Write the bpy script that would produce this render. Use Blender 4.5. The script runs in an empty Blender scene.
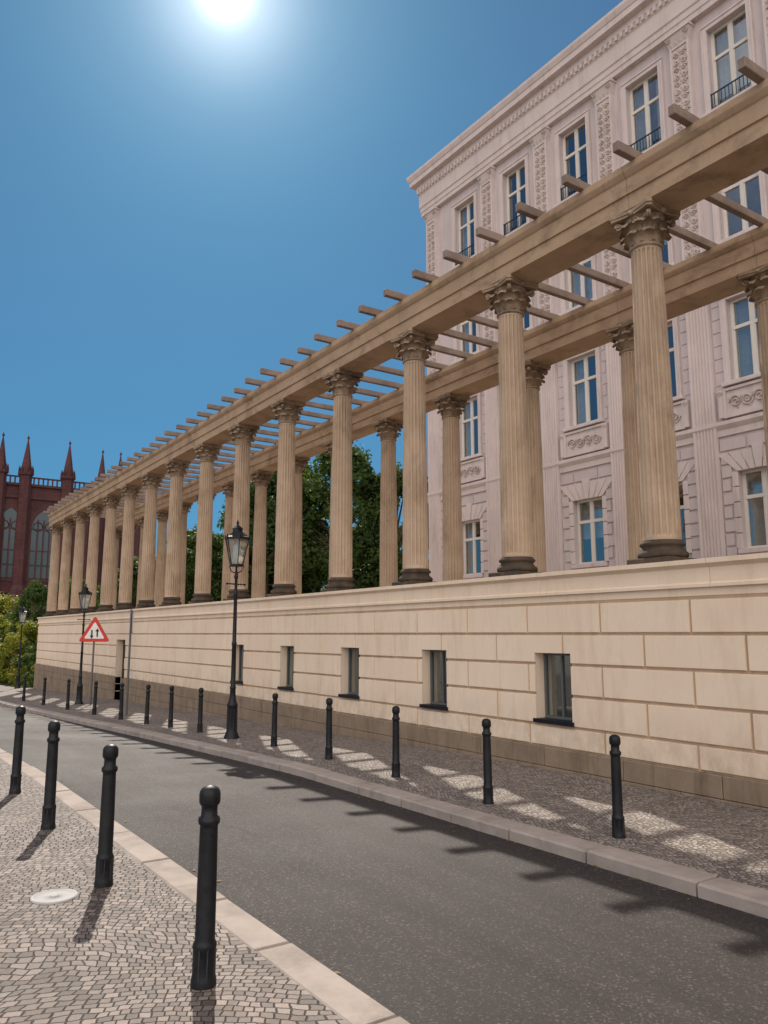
import bpy, math, random
from mathutils import Vector, Matrix
random.seed(7)
scene=bpy.context.scene
COL=scene.collection

# ------------------------------------------------------------------ mesh helper
class MB:
    def __init__(s): s.v=[];s.f=[];s.m=[];s.s=[]
    def add(s,vs,fs,m=0,sm=False):
        o=len(s.v); s.v+= [tuple(v) for v in vs]
        for f in fs: s.f.append([i+o for i in f]); s.m.append(m); s.s.append(sm)
    def box(s,x0,x1,y0,y1,z0,z1,m=0):
        v=[(x0,y0,z0),(x1,y0,z0),(x1,y1,z0),(x0,y1,z0),(x0,y0,z1),(x1,y0,z1),(x1,y1,z1),(x0,y1,z1)]
        s.add(v,[(0,3,2,1),(4,5,6,7),(0,1,5,4),(1,2,6,5),(2,3,7,6),(3,0,4,7)],m)
    def bbox(s,x0,x1,y0,y1,z0,z1,m=0,b=0.01):
        xs=(x0,x1);ys=(y0,y1);zs=(z0,z1)
        vs=[];idx={}
        for i in (0,1):
            for j in (0,1):
                for k in (0,1):
                    sx=b if i==0 else -b; sy=b if j==0 else -b; sz=b if k==0 else -b
                    X,Y,Z=xs[i],ys[j],zs[k]
                    idx[(i,j,k,0)]=len(vs);vs.append((X,Y+sy,Z+sz))
                    idx[(i,j,k,1)]=len(vs);vs.append((X+sx,Y,Z+sz))
                    idx[(i,j,k,2)]=len(vs);vs.append((X+sx,Y+sy,Z))
        F=[]
        for i in (0,1): F.append([idx[(i,0,0,0)],idx[(i,1,0,0)],idx[(i,1,1,0)],idx[(i,0,1,0)]])
        for j in (0,1): F.append([idx[(0,j,0,1)],idx[(1,j,0,1)],idx[(1,j,1,1)],idx[(0,j,1,1)]])
        for k in (0,1): F.append([idx[(0,0,k,2)],idx[(1,0,k,2)],idx[(1,1,k,2)],idx[(0,1,k,2)]])
        for i in (0,1):
            for j in (0,1): F.append([idx[(i,j,0,0)],idx[(i,j,1,0)],idx[(i,j,1,1)],idx[(i,j,0,1)]])
            for k in (0,1): F.append([idx[(i,0,k,0)],idx[(i,1,k,0)],idx[(i,1,k,2)],idx[(i,0,k,2)]])
        for j in (0,1):
            for k in (0,1): F.append([idx[(0,j,k,1)],idx[(1,j,k,1)],idx[(1,j,k,2)],idx[(0,j,k,2)]])
        for i in (0,1):
            for j in (0,1):
                for k in (0,1): F.append([idx[(i,j,k,0)],idx[(i,j,k,1)],idx[(i,j,k,2)]])
        s.add(vs,F,m)
    def lathe(s,prof,n=24,c=(0,0,0),m=0,sm=True,rot=0):
        vs=[];fs=[]
        for r,z in prof:
            for i in range(n):
                a=2*math.pi*i/n+rot
                vs.append((c[0]+r*math.cos(a),c[1]+r*math.sin(a),c[2]+z))
        for j in range(len(prof)-1):
            for i in range(n):
                a=j*n+i;b=j*n+(i+1)%n
                fs.append((a,b,b+n,a+n))
        s.add(vs,fs,m,sm)
        k=len(prof)-1
        s.add(vs[:n],[tuple(range(n-1,-1,-1))],m); s.add(vs[k*n:],[tuple(range(n))],m)
    def tube(s,pts,r,n=6,m=0):
        pts=[Vector(p) for p in pts]; vs=[];fs=[]
        for i,p in enumerate(pts):
            d=(pts[min(i+1,len(pts)-1)]-pts[max(i-1,0)]).normalized()
            up=Vector((0,0,1)) if abs(d.z)<.9 else Vector((1,0,0))
            a=d.cross(up).normalized(); b=d.cross(a)
            rr=r[i] if isinstance(r,(list,tuple)) else r
            for k in range(n):
                t=2*math.pi*k/n
                vs.append(p+a*rr*math.cos(t)+b*rr*math.sin(t))
        for i in range(len(pts)-1):
            for k in range(n):
                a=i*n+k;b=i*n+(k+1)%n
                fs.append((a,b,b+n,a+n))
        fs.append(tuple(range(n)));fs.append(tuple(range((len(pts)-1)*n,len(pts)*n)))
        s.add(vs,fs,m,True)
    def prism(s,prof,y0,y1,m=0):
        n=len(prof)
        vs=[(x,y0,z) for x,z in prof]+[(x,y1,z) for x,z in prof]
        fs=[(i,(i+1)%n,(i+1)%n+n,i+n) for i in range(n)]+[tuple(range(n)),tuple(range(2*n-1,n-1,-1))]
        s.add(vs,fs,m)
    def mesh(s,name,mats):
        me=bpy.data.meshes.new(name); me.from_pydata(s.v,[],s.f)
        for mt in mats: me.materials.append(mt)
        me.polygons.foreach_set('material_index',s.m)
        me.polygons.foreach_set('use_smooth',s.s)
        me.update()
        return me
    def recalc(s,name,mats):
        me=s.mesh(name,mats)
        import bmesh
        bm=bmesh.new();bm.from_mesh(me);bmesh.ops.recalc_face_normals(bm,faces=bm.faces);bm.to_mesh(me);bm.free()
        return me
    def build(s,name,mats,parent=None,loc=(0,0,0),recalc=False):
        me=s.recalc(name,mats) if recalc else s.mesh(name,mats)
        return obj(name,me,parent,loc)
def obj(name,me,parent=None,loc=(0,0,0),rotz=0,scale=1):
    o=bpy.data.objects.new(name,me); COL.objects.link(o)
    o.location=loc; o.rotation_euler=(0,0,rotz); o.scale=(scale,)*3 if not isinstance(scale,tuple) else scale
    if parent: o.parent=parent
    return o
def empty(name,loc=(0,0,0),rotz=0,scale=1):
    o=obj(name,None,None,loc,rotz,scale); o.empty_display_size=.3
    return o

# ------------------------------------------------------------------ materials
class N:
    def __init__(s,name):
        s.mat=bpy.data.materials.new(name); s.mat.use_nodes=True
        s.t=s.mat.node_tree; s.b=s.t.nodes['Principled BSDF']; s.out=s.t.nodes['Material Output']
        s.geo=s.t.nodes.new('ShaderNodeNewGeometry'); s.tc=s.t.nodes.new('ShaderNodeTexCoord')
    def n(s,typ,**k):
        nd=s.t.nodes.new(typ)
        for a,b in k.items():
            if a in nd.inputs: nd.inputs[a].default_value=b
            else: setattr(nd,a,b)
        return nd
    def l(s,a,b): s.t.links.new(a,b)
    def noise(s,vec,scale,detail=5,rough=.6,dist=0):
        nd=s.n('ShaderNodeTexNoise'); nd.inputs['Scale'].default_value=scale; nd.inputs['Detail'].default_value=detail
        nd.inputs['Roughness'].default_value=rough; nd.inputs['Distortion'].default_value=dist
        s.l(vec,nd.inputs['Vector']); return nd.outputs[0]
    def mapv(s,vec,sc,rot=(0,0,0)):
        nd=s.n('ShaderNodeMapping'); nd.inputs['Scale'].default_value=sc; nd.inputs['Rotation'].default_value=rot
        s.l(vec,nd.inputs['Vector']); return nd.outputs[0]
    def ramp(s,fac,stops):
        nd=s.n('ShaderNodeValToRGB'); cr=nd.color_ramp
        while len(cr.elements)<len(stops): cr.elements.new(.5)
        for e,(p,c) in zip(cr.elements,stops):
            e.position=p; e.color=(c,c,c,1) if not isinstance(c,tuple) else (*c,1)
        s.l(fac,nd.inputs[0]); return nd.outputs[0]
    def mix(s,fac,a,b,mode='MIX'):
        nd=s.n('ShaderNodeMix',data_type='RGBA',blend_type=mode)
        for val,sock in ((fac,nd.inputs[0]),(a,nd.inputs[6]),(b,nd.inputs[7])):
            if isinstance(val,bpy.types.NodeSocket): s.l(val,sock)
            elif isinstance(val,tuple): sock.default_value=(*val,1)
            else: sock.default_value=val
        return nd.outputs[2]
    def math(s,op,a,b=0.):
        nd=s.n('ShaderNodeMath',operation=op)
        for i,val in enumerate((a,b)):
            if isinstance(val,bpy.types.NodeSocket): s.l(val,nd.inputs[i])
            else: nd.inputs[i].default_value=val
        return nd.outputs[0]
    def bump(s,h,strength,dist,prev=None):
        nd=s.n('ShaderNodeBump'); nd.inputs['Strength'].default_value=strength; nd.inputs['Distance'].default_value=dist
        s.l(h,nd.inputs['Height'])
        if prev: s.l(prev,nd.inputs['Normal'])
        s.l(nd.outputs[0],s.b.inputs['Normal']); return nd.outputs[0]
    def fin(s,col,rough=.85,spec=.3,metal=0):
        if isinstance(col,tuple): s.b.inputs['Base Color'].default_value=(*col,1)
        else: s.l(col,s.b.inputs['Base Color'])
        if isinstance(rough,bpy.types.NodeSocket): s.l(rough,s.b.inputs['Roughness'])
        else: s.b.inputs['Roughness'].default_value=rough
        s.b.inputs['Specular IOR Level'].default_value=spec; s.b.inputs['Metallic'].default_value=metal
        return s.mat

def stone(name,c1,c2,stain=None,scale=1.2,fine=60,bump=.3,bd=.004,rough=.88,stain_amt=.6,streak=True,spec=.2,sv=(2.2,2.2,.35),splash=None):
    n=N(name); P=n.geo.outputs['Position']
    a=n.noise(P,scale,6,.65); col=n.mix(n.ramp(a,[(.3,0.),(.7,1.)]),c1,c2)
    if stain:
        v=n.mapv(P,sv) if streak else P
        st=n.noise(v,1.6,7,.7,.4)
        col=n.mix(n.math('MULTIPLY',n.ramp(st,[(.5,0.),(.72,1.)]),stain_amt),col,stain)
    if splash:
        sx=n.n('ShaderNodeSeparateXYZ'); n.l(P,sx.inputs[0])
        mr=n.n('ShaderNodeMapRange'); n.l(sx.outputs[2],mr.inputs[0]); mr.inputs[1].default_value=.75; mr.inputs[2].default_value=.05
        nz=n.ramp(n.noise(n.mapv(P,(1.5,1.5,.8)),3,6,.7),[(.38,0.),(.62,1.)])
        col=n.mix(n.math('MULTIPLY',n.math('MULTIPLY',mr.outputs[0],nz),.5),col,splash)
    f=n.noise(P,fine,4,.7)
    col=n.mix(.3,col,n.ramp(f,[(.25,.6),(.75,1.)]),'MULTIPLY')
    n.bump(f,bump,bd)
    return n.fin(col,rough,spec)

M_wall=stone('cream_stucco',(.80,.64,.49),(.85,.71,.56),(.55,.41,.29),scale=.7,fine=90,bump=.18,stain_amt=.4,splash=(.34,.25,.17))
M_joint=stone('stucco_joint',(.42,.30,.20),(.52,.38,.26),(.28,.19,.12),scale=2,fine=60,bump=.3,stain_amt=.6)
M_plinth=stone('plinth_stone',(.22,.165,.12),(.32,.245,.175),(.11,.085,.06),scale=1.5,fine=40,bump=.6,stain_amt=.8)
M_col=stone('column_sandstone',(.42,.315,.225),(.54,.42,.315),(.20,.14,.095),scale=1.6,fine=45,bump=.4,stain_amt=.6,sv=(1.5,1.5,.5))
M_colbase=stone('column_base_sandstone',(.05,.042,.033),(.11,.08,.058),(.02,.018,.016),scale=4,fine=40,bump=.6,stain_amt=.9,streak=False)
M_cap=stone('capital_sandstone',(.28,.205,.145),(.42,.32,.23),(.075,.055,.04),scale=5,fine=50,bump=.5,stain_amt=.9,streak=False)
M_beam=stone('beam_sandstone',(.38,.265,.175),(.50,.37,.255),(.17,.11,.07),scale=.9,fine=45,bump=.4,stain_amt=.8,sv=(.8,.8,1.2))
M_wood=stone('weathered_timber',(.20,.15,.125),(.32,.255,.215),(.09,.07,.06),scale=2,fine=30,bump=.4,streak=False)
M_pal=stone('palace_stucco',(.55,.475,.475),(.62,.54,.54),(.36,.305,.30),scale=.6,fine=60,bump=.15,stain_amt=.4)
M_palt=stone('palace_trim',(.61,.525,.51),(.69,.60,.575),(.37,.31,.29),scale=1.2,fine=60,bump=.2,stain_amt=.45)
M_relief=stone('palace_relief',(.52,.43,.40),(.62,.52,.47),(.28,.22,.20),scale=3,fine=60,bump=.3,stain_amt=.6,streak=False)
M_frame=stone('window_frame_paint',(.66,.62,.57),(.72,.68,.63),scale=3,fine=40,bump=.05,rough=.5)
M_granite=stone('kerb_granite',(.31,.27,.24),(.44,.38,.34),(.18,.15,.125),scale=3,fine=160,bump=.5,streak=False,stain_amt=.7)
M_dark=stone('dark_interior',(.012,.012,.014),(.02,.02,.02),scale=2,bump=0)
M_curt=stone('curtain_cloth',(.50,.51,.53),(.64,.64,.64),scale=6,fine=10,bump=.1)
M_terr=stone('terrace_gravel',(.30,.25,.20),(.38,.32,.26),scale=1,fine=50,bump=.5,streak=False)
M_roof=stone('zinc_roof',(.16,.17,.18),(.22,.23,.24),scale=1,fine=20,bump=.1)
M_conc=stone('concrete_lid',(.40,.40,.40),(.50,.50,.50),scale=6,fine=80,bump=.3,streak=False)

def m_iron():
    n=N('cast_iron_paint'); f=n.noise(n.geo.outputs['Position'],60,4,.6)
    d=n.ramp(n.noise(n.geo.outputs['Position'],7,5,.7),[(.45,0.),(.7,.5)])
    col=n.mix(f,(.004,.005,.008),(.012,.014,.018)); col=n.mix(d,col,(.028,.027,.026)); n.bump(f,.3,.002)
    return n.fin(col,n.ramp(f,[(.3,.32),(.7,.6)]),.28)
M_iron=m_iron()
def m_brick():
    n=N('red_brick'); P=n.geo.outputs['Position']
    sx=n.n('ShaderNodeSeparateXYZ'); n.l(P,sx.inputs[0])
    cx=n.n('ShaderNodeCombineXYZ'); n.l(n.math('ADD',sx.outputs[0],sx.outputs[1]),cx.inputs[0]); n.l(sx.outputs[2],cx.inputs[1])
    bt=n.n('ShaderNodeTexBrick'); n.l(cx.outputs[0],bt.inputs[0])
    bt.inputs['Scale'].default_value=2.2; bt.inputs['Color1'].default_value=(.125,.045,.046,1); bt.inputs['Color2'].default_value=(.08,.031,.036,1); bt.inputs['Mortar'].default_value=(.12,.08,.075,1)
    col=n.mix(.6,bt.outputs[0],n.ramp(n.noise(P,.5,6),[(.3,.45),(.7,1.)]),'MULTIPLY')
    return n.fin(col,.9,.2)
M_brick=m_brick()
def m_asphalt():
    n=N('asphalt'); P=n.geo.outputs['Position']
    f=n.noise(P,170,3,.8); g=n.noise(P,.55,5,.6); h=n.noise(n.mapv(P,(3,.22,1)),1.2,5,.65); f2=n.noise(P,45,4,.8)
    vo=n.n('ShaderNodeTexVoronoi'); vo.inputs['Scale'].default_value=85; n.l(P,vo.inputs['Vector'])
    col=n.mix(n.ramp(f,[(.3,0.),(.75,1.)]),(.022,.018,.018),(.095,.080,.076))
    col=n.mix(n.ramp(vo.outputs['Color'],[(.70,0.),(.9,.65)]),col,(.26,.22,.20))
    col=n.mix(.7,col,n.ramp(f2,[(.3,.45),(.65,1.)]),'MULTIPLY')
    col=n.mix(.85,col,n.ramp(g,[(.3,.55),(.7,1.)]),'MULTIPLY')
    col=n.mix(.75,col,n.ramp(h,[(.32,.52),(.62,1.)]),'MULTIPLY')
    cv=n.n('ShaderNodeTexVoronoi',feature='DISTANCE_TO_EDGE'); cv.inputs['Scale'].default_value=.42
    wv=n.n('ShaderNodeVectorMath',operation='MULTIPLY_ADD'); wn=n.n('ShaderNodeTexNoise'); wn.inputs['Scale'].default_value=2.2; wn.inputs['Detail'].default_value=6; n.l(P,wn.inputs['Vector'])
    n.l(wn.outputs['Color'],wv.inputs[0]); wv.inputs[1].default_value=(.5,.5,0); n.l(P,wv.inputs[2]); n.l(wv.outputs[0],cv.inputs['Vector'])
    cm=n.math('MULTIPLY',n.ramp(cv.outputs['Distance'],[(.0015,1.),(.006,0.)]),n.ramp(n.noise(P,.35,2),[(.48,0.),(.58,.75)]))
    col=n.mix(cm,col,(.012,.011,.011))
    b=n.bump(f,1.,.007); n.bump(vo.outputs['Distance'],.6,.005,b)
    return n.fin(col,n.ramp(g,[(.3,.60),(.7,.78)]),.35)
M_asph=m_asphalt()
def m_cobble(name,scale,c1,c2,joint,rnd,edge=.10):
    n=N(name); P=n.geo.outputs['Position']
    wob=n.n('ShaderNodeTexNoise'); wob.inputs['Scale'].default_value=.8; wob.inputs['Detail'].default_value=2; n.l(P,wob.inputs['Vector'])
    vm=n.n('ShaderNodeVectorMath',operation='MULTIPLY_ADD'); n.l(wob.outputs['Color'],vm.inputs[0]); vm.inputs[1].default_value=(.45,.45,0); n.l(P,vm.inputs[2])
    V=n.mapv(vm.outputs[0],(1,1,0),(0,0,.5))
    a=n.n('ShaderNodeTexVoronoi',voronoi_dimensions='2D',feature='DISTANCE_TO_EDGE'); b=n.n('ShaderNodeTexVoronoi',voronoi_dimensions='2D',feature='F1')
    for x in (a,b): x.inputs['Scale'].default_value=scale; x.inputs['Randomness'].default_value=rnd; n.l(V,x.inputs['Vector'])
    d=a.outputs['Distance']; f=n.noise(P,120,3,.7)
    col=n.mix(n.ramp(b.outputs['Color'],[(.15,0.),(.85,1.)]),c1,c2)
    col=n.mix(.5,col,n.ramp(f,[(.3,.6),(.7,1.)]),'MULTIPLY')
    col=n.mix(.7,col,n.ramp(n.noise(P,.7,5),[(.3,.6),(.7,1.)]),'MULTIPLY')
    col=n.mix(n.ramp(d,[(edge*.35,1.),(edge*1.1,0.)]),col,joint)
    h=n.ramp(d,[(0.,0.),(edge*1.6,.8),(.5,1.)])
    bb=n.bump(h,.9,.012); n.bump(f,.35,.004,bb)
    return n.fin(col,.75,.35)
M_cobR=m_cobble('mosaic_paving',21,(.19,.16,.14),(.43,.375,.335),(.075,.06,.05),.7)
def m_setts():
    n=N('sett_paving'); P=n.geo.outputs['Position']
    def wobble(vec,sc,amt):
        w=n.n('ShaderNodeTexNoise'); w.inputs['Scale'].default_value=sc; w.inputs['Detail'].default_value=1; n.l(P,w.inputs['Vector'])
        vm=n.n('ShaderNodeVectorMath',operation='MULTIPLY_ADD'); n.l(w.outputs['Color'],vm.inputs[0]); vm.inputs[1].default_value=(amt,amt,0); n.l(vec,vm.inputs[2]); return vm.outputs[0]
    V=wobble(wobble(P,.7,.55),4,.075); V=wobble(V,17,.018)
    V=n.mapv(V,(1,1,0),(0,0,math.radians(28)))
    bt=n.n('ShaderNodeTexBrick'); n.l(V,bt.inputs['Vector']); bt.offset=.45; bt.squash=.85; bt.squash_frequency=3
    bt.inputs['Scale'].default_value=1; bt.inputs['Brick Width'].default_value=.062; bt.inputs['Row Height'].default_value=.052
    bt.inputs['Mortar Size'].default_value=.0052; bt.inputs['Mortar Smooth'].default_value=1.; bt.inputs['Bias'].default_value=0
    bt.inputs['Color1'].default_value=(0,0,0,1); bt.inputs['Color2'].default_value=(1,1,1,1); bt.inputs['Mortar'].default_value=(.5,.5,.5,1)
    f=n.noise(P,110,4,.7)
    col=n.mix(n.ramp(bt.outputs['Color'],[(.05,0.),(.95,1.)]),(.115,.090,.078),(.32,.26,.225))
    hue=n.noise(P,6,3,.6); col=n.mix(n.ramp(hue,[(.48,0.),(.68,.4)]),col,(.22,.15,.12)); 
    col=n.mix(.6,col,n.ramp(f,[(.3,.5),(.7,1.)]),'MULTIPLY')
    col=n.mix(.75,col,n.ramp(n.noise(P,.9,6,.65),[(.32,.55),(.66,1.)]),'MULTIPLY')
    jn=n.ramp(n.noise(P,9,4),[(.4,0.),(.65,1.)])
    jcol=n.mix(jn,(.045,.035,.028),(.10,.08,.062))
    jt=n.ramp(bt.outputs['Fac'],[(.25,0.),(.8,1.)])
    col=n.mix(jt,col,jcol)
    inv=n.math('SUBTRACT',1.,bt.outputs['Fac'])
    tilt=n.noise(P,22,2,.5)
    bb=n.bump(inv,1.,.012); b2=n.bump(tilt,.5,.010,bb); n.bump(f,.5,.005,b2)
    return n.fin(col,.66,.4)
M_cobL=m_setts()
def m_leaf(name,c1,c2,c3):
    n=N(name)
    r=n.geo.outputs['Random Per Island']
    col=n.mix(r,c1,c2); col=n.mix(n.ramp(n.noise(n.geo.outputs['Position'],.9,3),[(.35,0.),(.7,.7)]),col,c3)
    n.fin(col,.6,.3)
    tr=n.n('ShaderNodeBsdfTranslucent'); n.l(n.mix(.5,col,(.12,.18,.01),'ADD'),tr.inputs[0])
    ms=n.n('ShaderNodeMixShader'); ms.inputs[0].default_value=.38
    n.l(n.b.outputs[0],ms.inputs[1]); n.l(tr.outputs[0],ms.inputs[2]); n.l(ms.outputs[0],n.out.inputs[0])
    return n.mat
M_leaf=m_leaf('tree_leaves',(.030,.058,.014),(.070,.115,.026),(.05,.09,.018))
M_leafy=m_leaf('yellow_leaves',(.20,.21,.02),(.34,.30,.03),(.10,.16,.02))
M_dry=m_leaf('dry_leaves',(.20,.12,.04),(.30,.20,.06),(.12,.07,.03))
M_bark=stone('bark',(.09,.065,.045),(.15,.11,.08),scale=5,fine=20,bump=.8,bd=.02)
M_grass=stone('grass_ground',(.05,.08,.02),(.09,.12,.035),(.12,.10,.05),scale=1,fine=40,bump=.8,bd=.03,streak=False)
M_ground=stone('ground_paving',(.20,.175,.15),(.27,.24,.20),(.14,.12,.10),scale=.3,fine=10,bump=.4,streak=False)
def m_glass(name,tint,fac):
    n=N(name); g=n.n('ShaderNodeBsdfGlossy'); g.inputs['Roughness'].default_value=.04; g.inputs['Color'].default_value=(*tint,1)
    w=n.noise(n.geo.outputs['Position'],1.5,2,.4); bp=n.n('ShaderNodeBump'); bp.inputs['Strength'].default_value=.1; bp.inputs['Distance'].default_value=.06
    n.l(w,bp.inputs['Height']); n.l(bp.outputs[0],g.inputs['Normal'])
    t=n.n('ShaderNodeBsdfTransparent'); t.inputs[0].default_value=(.75,.82,.82,1)
    ms=n.n('ShaderNodeMixShader'); ms.inputs[0].default_value=fac
    n.l(t.outputs[0],ms.inputs[1]); n.l(g.outputs[0],ms.inputs[2]); n.l(ms.outputs[0],n.out.inputs[0]); return n.mat
M_glass=m_glass('window_glass',(.80,.84,.86),.38)
M_cglass=m_glass('cellar_glass',(.7,.78,.8),.30)
M_lglass=m_glass('lantern_glass',(.9,.9,.9),.3)
def plain(name,c,r=.4,metal=0):
    n=N(name); f=n.noise(n.geo.outputs['Position'],25,3); 
    return n.fin(n.mix(.25,c,n.ramp(f,[(.3,.7),(.7,1.)]),'MULTIPLY'),r,.5,metal)
M_red=plain('sign_red',(.62,.03,.02)); M_white=plain('sign_white',(.8,.8,.78)); M_black=plain('sign_black',(.01,.01,.01)); M_galv=plain('galvanised_steel',(.10,.105,.11),.5,.3)
M_rail=plain('railing_paint',(.02,.05,.08)); M_cframe=plain('cellar_frame_paint',(.11,.115,.12),.5)

# ------------------------------------------------------------------ terrain
def S(y):
    if y<3: return 0.
    if y<10: return -.006*(y-3)
    if y<60: return -.042-.028*(y-10)
    return -1.442
def SL(y): return S(y)+.03
def kx(y):
    t=min(max((y-9)/24,0),1); t=t*t*(3-2*t)
    return 5.25-.75*t
def roadz(x,y): return S(y)-.07-.052*(x-2.1)
def walkR(y): return roadz(kx(y),y)+.10
def frange(a,b,s):
    o=[];x=a
    while x<b-1e-6: o.append(x); x+=s
    o.append(b); return o
def ribbon(name,fx0,fx1,fz,ys,mat,nx=1,depth=0):
    mb=MB(); n=nx+1
    vs=[];fs=[]
    for y in ys:
        for i in range(n):
            x=fx0(y)+(fx1(y)-fx0(y))*i/nx
            vs.append((x,y,fz(x,y)))
    for j in range(len(ys)-1):
        for i in range(nx):
            a=j*n+i; fs.append((a,a+1,a+1+n,a+n))
    mb.add(vs,fs,0); return mb.build(name,[mat])
YS=frange(-30,3,3)[:-1]+frange(3,90,.75)
ribbon('road',lambda y:2.05,lambda y:kx(y)+.02,roadz,YS,M_asph,4)
ribbon('cobble_pavement',lambda y:-14,lambda y:1.89,lambda x,y:SL(y)-.004,YS,M_cobL,2)
ribbon('mosaic_pavement',lambda y:kx(y)+.27,lambda y:8.1 if y<44.4 else 7.4,lambda x,y:walkR(y)-.004,YS,M_cobR,2)
ribbon('grass',lambda y:7.2,lambda y:60,lambda x,y:S(y)-.30+(.12 if y>44 else 0),frange(44.6,100,2),M_grass,3)
mb=MB(); xs=[-900,-100,-14,0,8,60,150,900]; ys=[-300,-30,3,10,20,30,40,50,60,90,200,1500]
vs=[(x,y,S(y)-.42) for y in ys for x in xs]; nn=len(xs)
mb.add(vs,[(j*nn+i,j*nn+i+1,(j+1)*nn+i+1,(j+1)*nn+i) for j in range(len(ys)-1) for i in range(nn-1)]); mb.build('ground',[M_ground])

def kerb(name,xf,w,zt,y0,y1,ln=1.0,drop=.3):
    mb=MB(); y=y0
    while y<y1:
        L=ln*random.uniform(.85,1.15); g=.009; dz=random.uniform(-.005,.005); dx=random.uniform(-.007,.007)
        a,b=y+g,y+L-g
        x0a=xf(a)+dx;x0b=xf(b)+dx; c=.018
        za=zt(a)+dz; zb=zt(b)+dz
        vs=[(x0a,a,za-drop),(x0a+w,a,za-drop),(x0b+w,b,zb-drop),(x0b,b,zb-drop),
            (x0a,a,za-c),(x0a+w,a,za-c),(x0b+w,b,zb-c),(x0b,b,zb-c),
            (x0a+c,a+c*.5,za),(x0a+w-c,a+c*.5,za),(x0b+w-c,b-c*.5,zb),(x0b+c,b-c*.5,zb)]
        fs=[(0,1,5,4),(1,2,6,5),(2,3,7,6),(3,0,4,7),(4,5,9,8),(5,6,10,9),(6,7,11,10),(7,4,8,11),(8,9,10,11)]
        mb.add(vs,fs); y+=L
    mb.build(name,[M_granite])
kerb('kerb',lambda y:kx(y),.28,lambda y:walkR(y)+.004,-20,80)
kerb('kerb',lambda y:1.87,.23,lambda y:SL(y)+.006,-20,80)

mb=MB(); mb.lathe([(.14,-.05),(.14,.006),(.125,.010),(.12,.004),(.03,.004),(.03,.009),(.005,.009)],32); mb.build('manhole_cover',[M_conc],loc=(1.2,5.5,SL(5.6)))

mb=MB()
for i in range(420):
    if random.random()<.6: y=random.uniform(1,30); x=kx(y)-abs(random.gauss(0,.10))-.01; z=roadz(x,y)+.006
    elif random.random()<.5: y=random.uniform(1,16); x=7.95-abs(random.gauss(0,.25)); z=walkR(y)+.004
    else: y=random.uniform(1,16); x=2.12+abs(random.gauss(0,.10)); z=roadz(x,y)+.006
    a=random.random()*6.28; s=random.uniform(.012,.03); c,d=math.cos(a)*s,math.sin(a)*s; t=random.uniform(0,.012)
    mb.add([(x-c,y-d,z),(x+d*.5,y-c*.5,z+t),(x+c,y+d,z+t*.5),(x-d*.5,y+c*.5,z+.003)],[(0,1,2,3)])
mb.build('fallen_leaves',[M_dry])

# ------------------------------------------------------------------ rusticated blocks
def subtract(r,h):
    y0,y1,z0,z1,f=r; a0,a1,b0,b1=h
    if a1<=y0 or a0>=y1 or b1<=z0 or b0>=z1: return [r]
    out=[]
    if a0>y0: out.append((y0,a0,z0,z1,(f[0],0,f[2],f[3])))
    if a1<y1: out.append((a1,y1,z0,z1,(0,f[1],f[2],f[3])))
    m0,m1=max(y0,a0),min(y1,a1)
    if b0>z0: out.append((m0,m1,z0,b0,(0 if a0>y0 else f[0],0 if a1<y1 else f[1],f[2],0)))
    if b1<z1: out.append((m0,m1,b1,z1,(0 if a0>y0 else f[0],0 if a1<y1 else f[1],0,f[3])))
    return out
def rust(mb,X,y0,y1,courses,L,g,d,c,holes,m=0,off=0):
    for ci,(z0,z1) in enumerate(courses):
        y=y0-L+((ci%2)*L/2)+off
        while y<y1:
            a,b=max(y+g/2,y0),min(y+L-g/2,y1); y+=L
            if b-a<.06: continue
            rs=[(a,b,z0+g/2,z1-g/2,(1,1,1,1))]
            for h in holes:
                rs=[p for r in rs for p in subtract(r,h)]
            for (p0,p1,q0,q1,f) in rs:
                if p1-p0<.03 or q1-q0<.03: continue
                F=X-d
                i0,i1,j0,j1=p0+c*f[0],p1-c*f[1],q0+c*f[2],q1-c*f[3]
                vs=[(X+.003,p0,q0),(X+.003,p1,q0),(X+.003,p1,q1),(X+.003,p0,q1),(F,i0,j0),(F,i1,j0),(F,i1,j1),(F,i0,j1)]
                mb.add(vs,[(4,7,6,5),(0,4,5,1),(1,5,6,2),(2,6,7,3),(3,7,4,0)],m)
def wall_holes(mb,X,y0,y1,z0,z1,holes,depth,m=0,mface=None):
    if mface is None: mface=m
    ys=sorted({y0,y1}|{h[0] for h in holes}|{h[1] for h in holes}); zs=sorted({z0,z1}|{h[2] for h in holes}|{h[3] for h in holes})
    ys=[y for y in ys if y0<=y<=y1]; zs=[z for z in zs if z0<=z<=z1]
    for a,b in zip(ys,ys[1:]):
        for c,d in zip(zs,zs[1:]):
            yc,zc=(a+b)/2,(c+d)/2
            if any(h[0]<yc<h[1] and h[2]<zc<h[3] for h in holes): continue
            mb.add([(X,a,c),(X,a,d),(X,b,d),(X,b,c)],[(0,1,2,3)],mface)
    for h in holes:
        a,b,c,d=h; x1=X+depth
        mb.add([(X,a,c),(X,b,c),(x1,b,c),(x1,a,c)],[(0,1,2,3)],m)
        mb.add([(X,a,d),(x1,a,d),(x1,b,d),(X,b,d)],[(0,1,2,3)],m)
        mb.add([(X,a,c),(x1,a,c),(x1,a,d),(X,a,d)],[(0,1,2,3)],m)
        mb.add([(X,b,c),(X,b,d),(x1,b,d),(x1,b,c)],[(0,1,2,3)],m)

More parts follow.
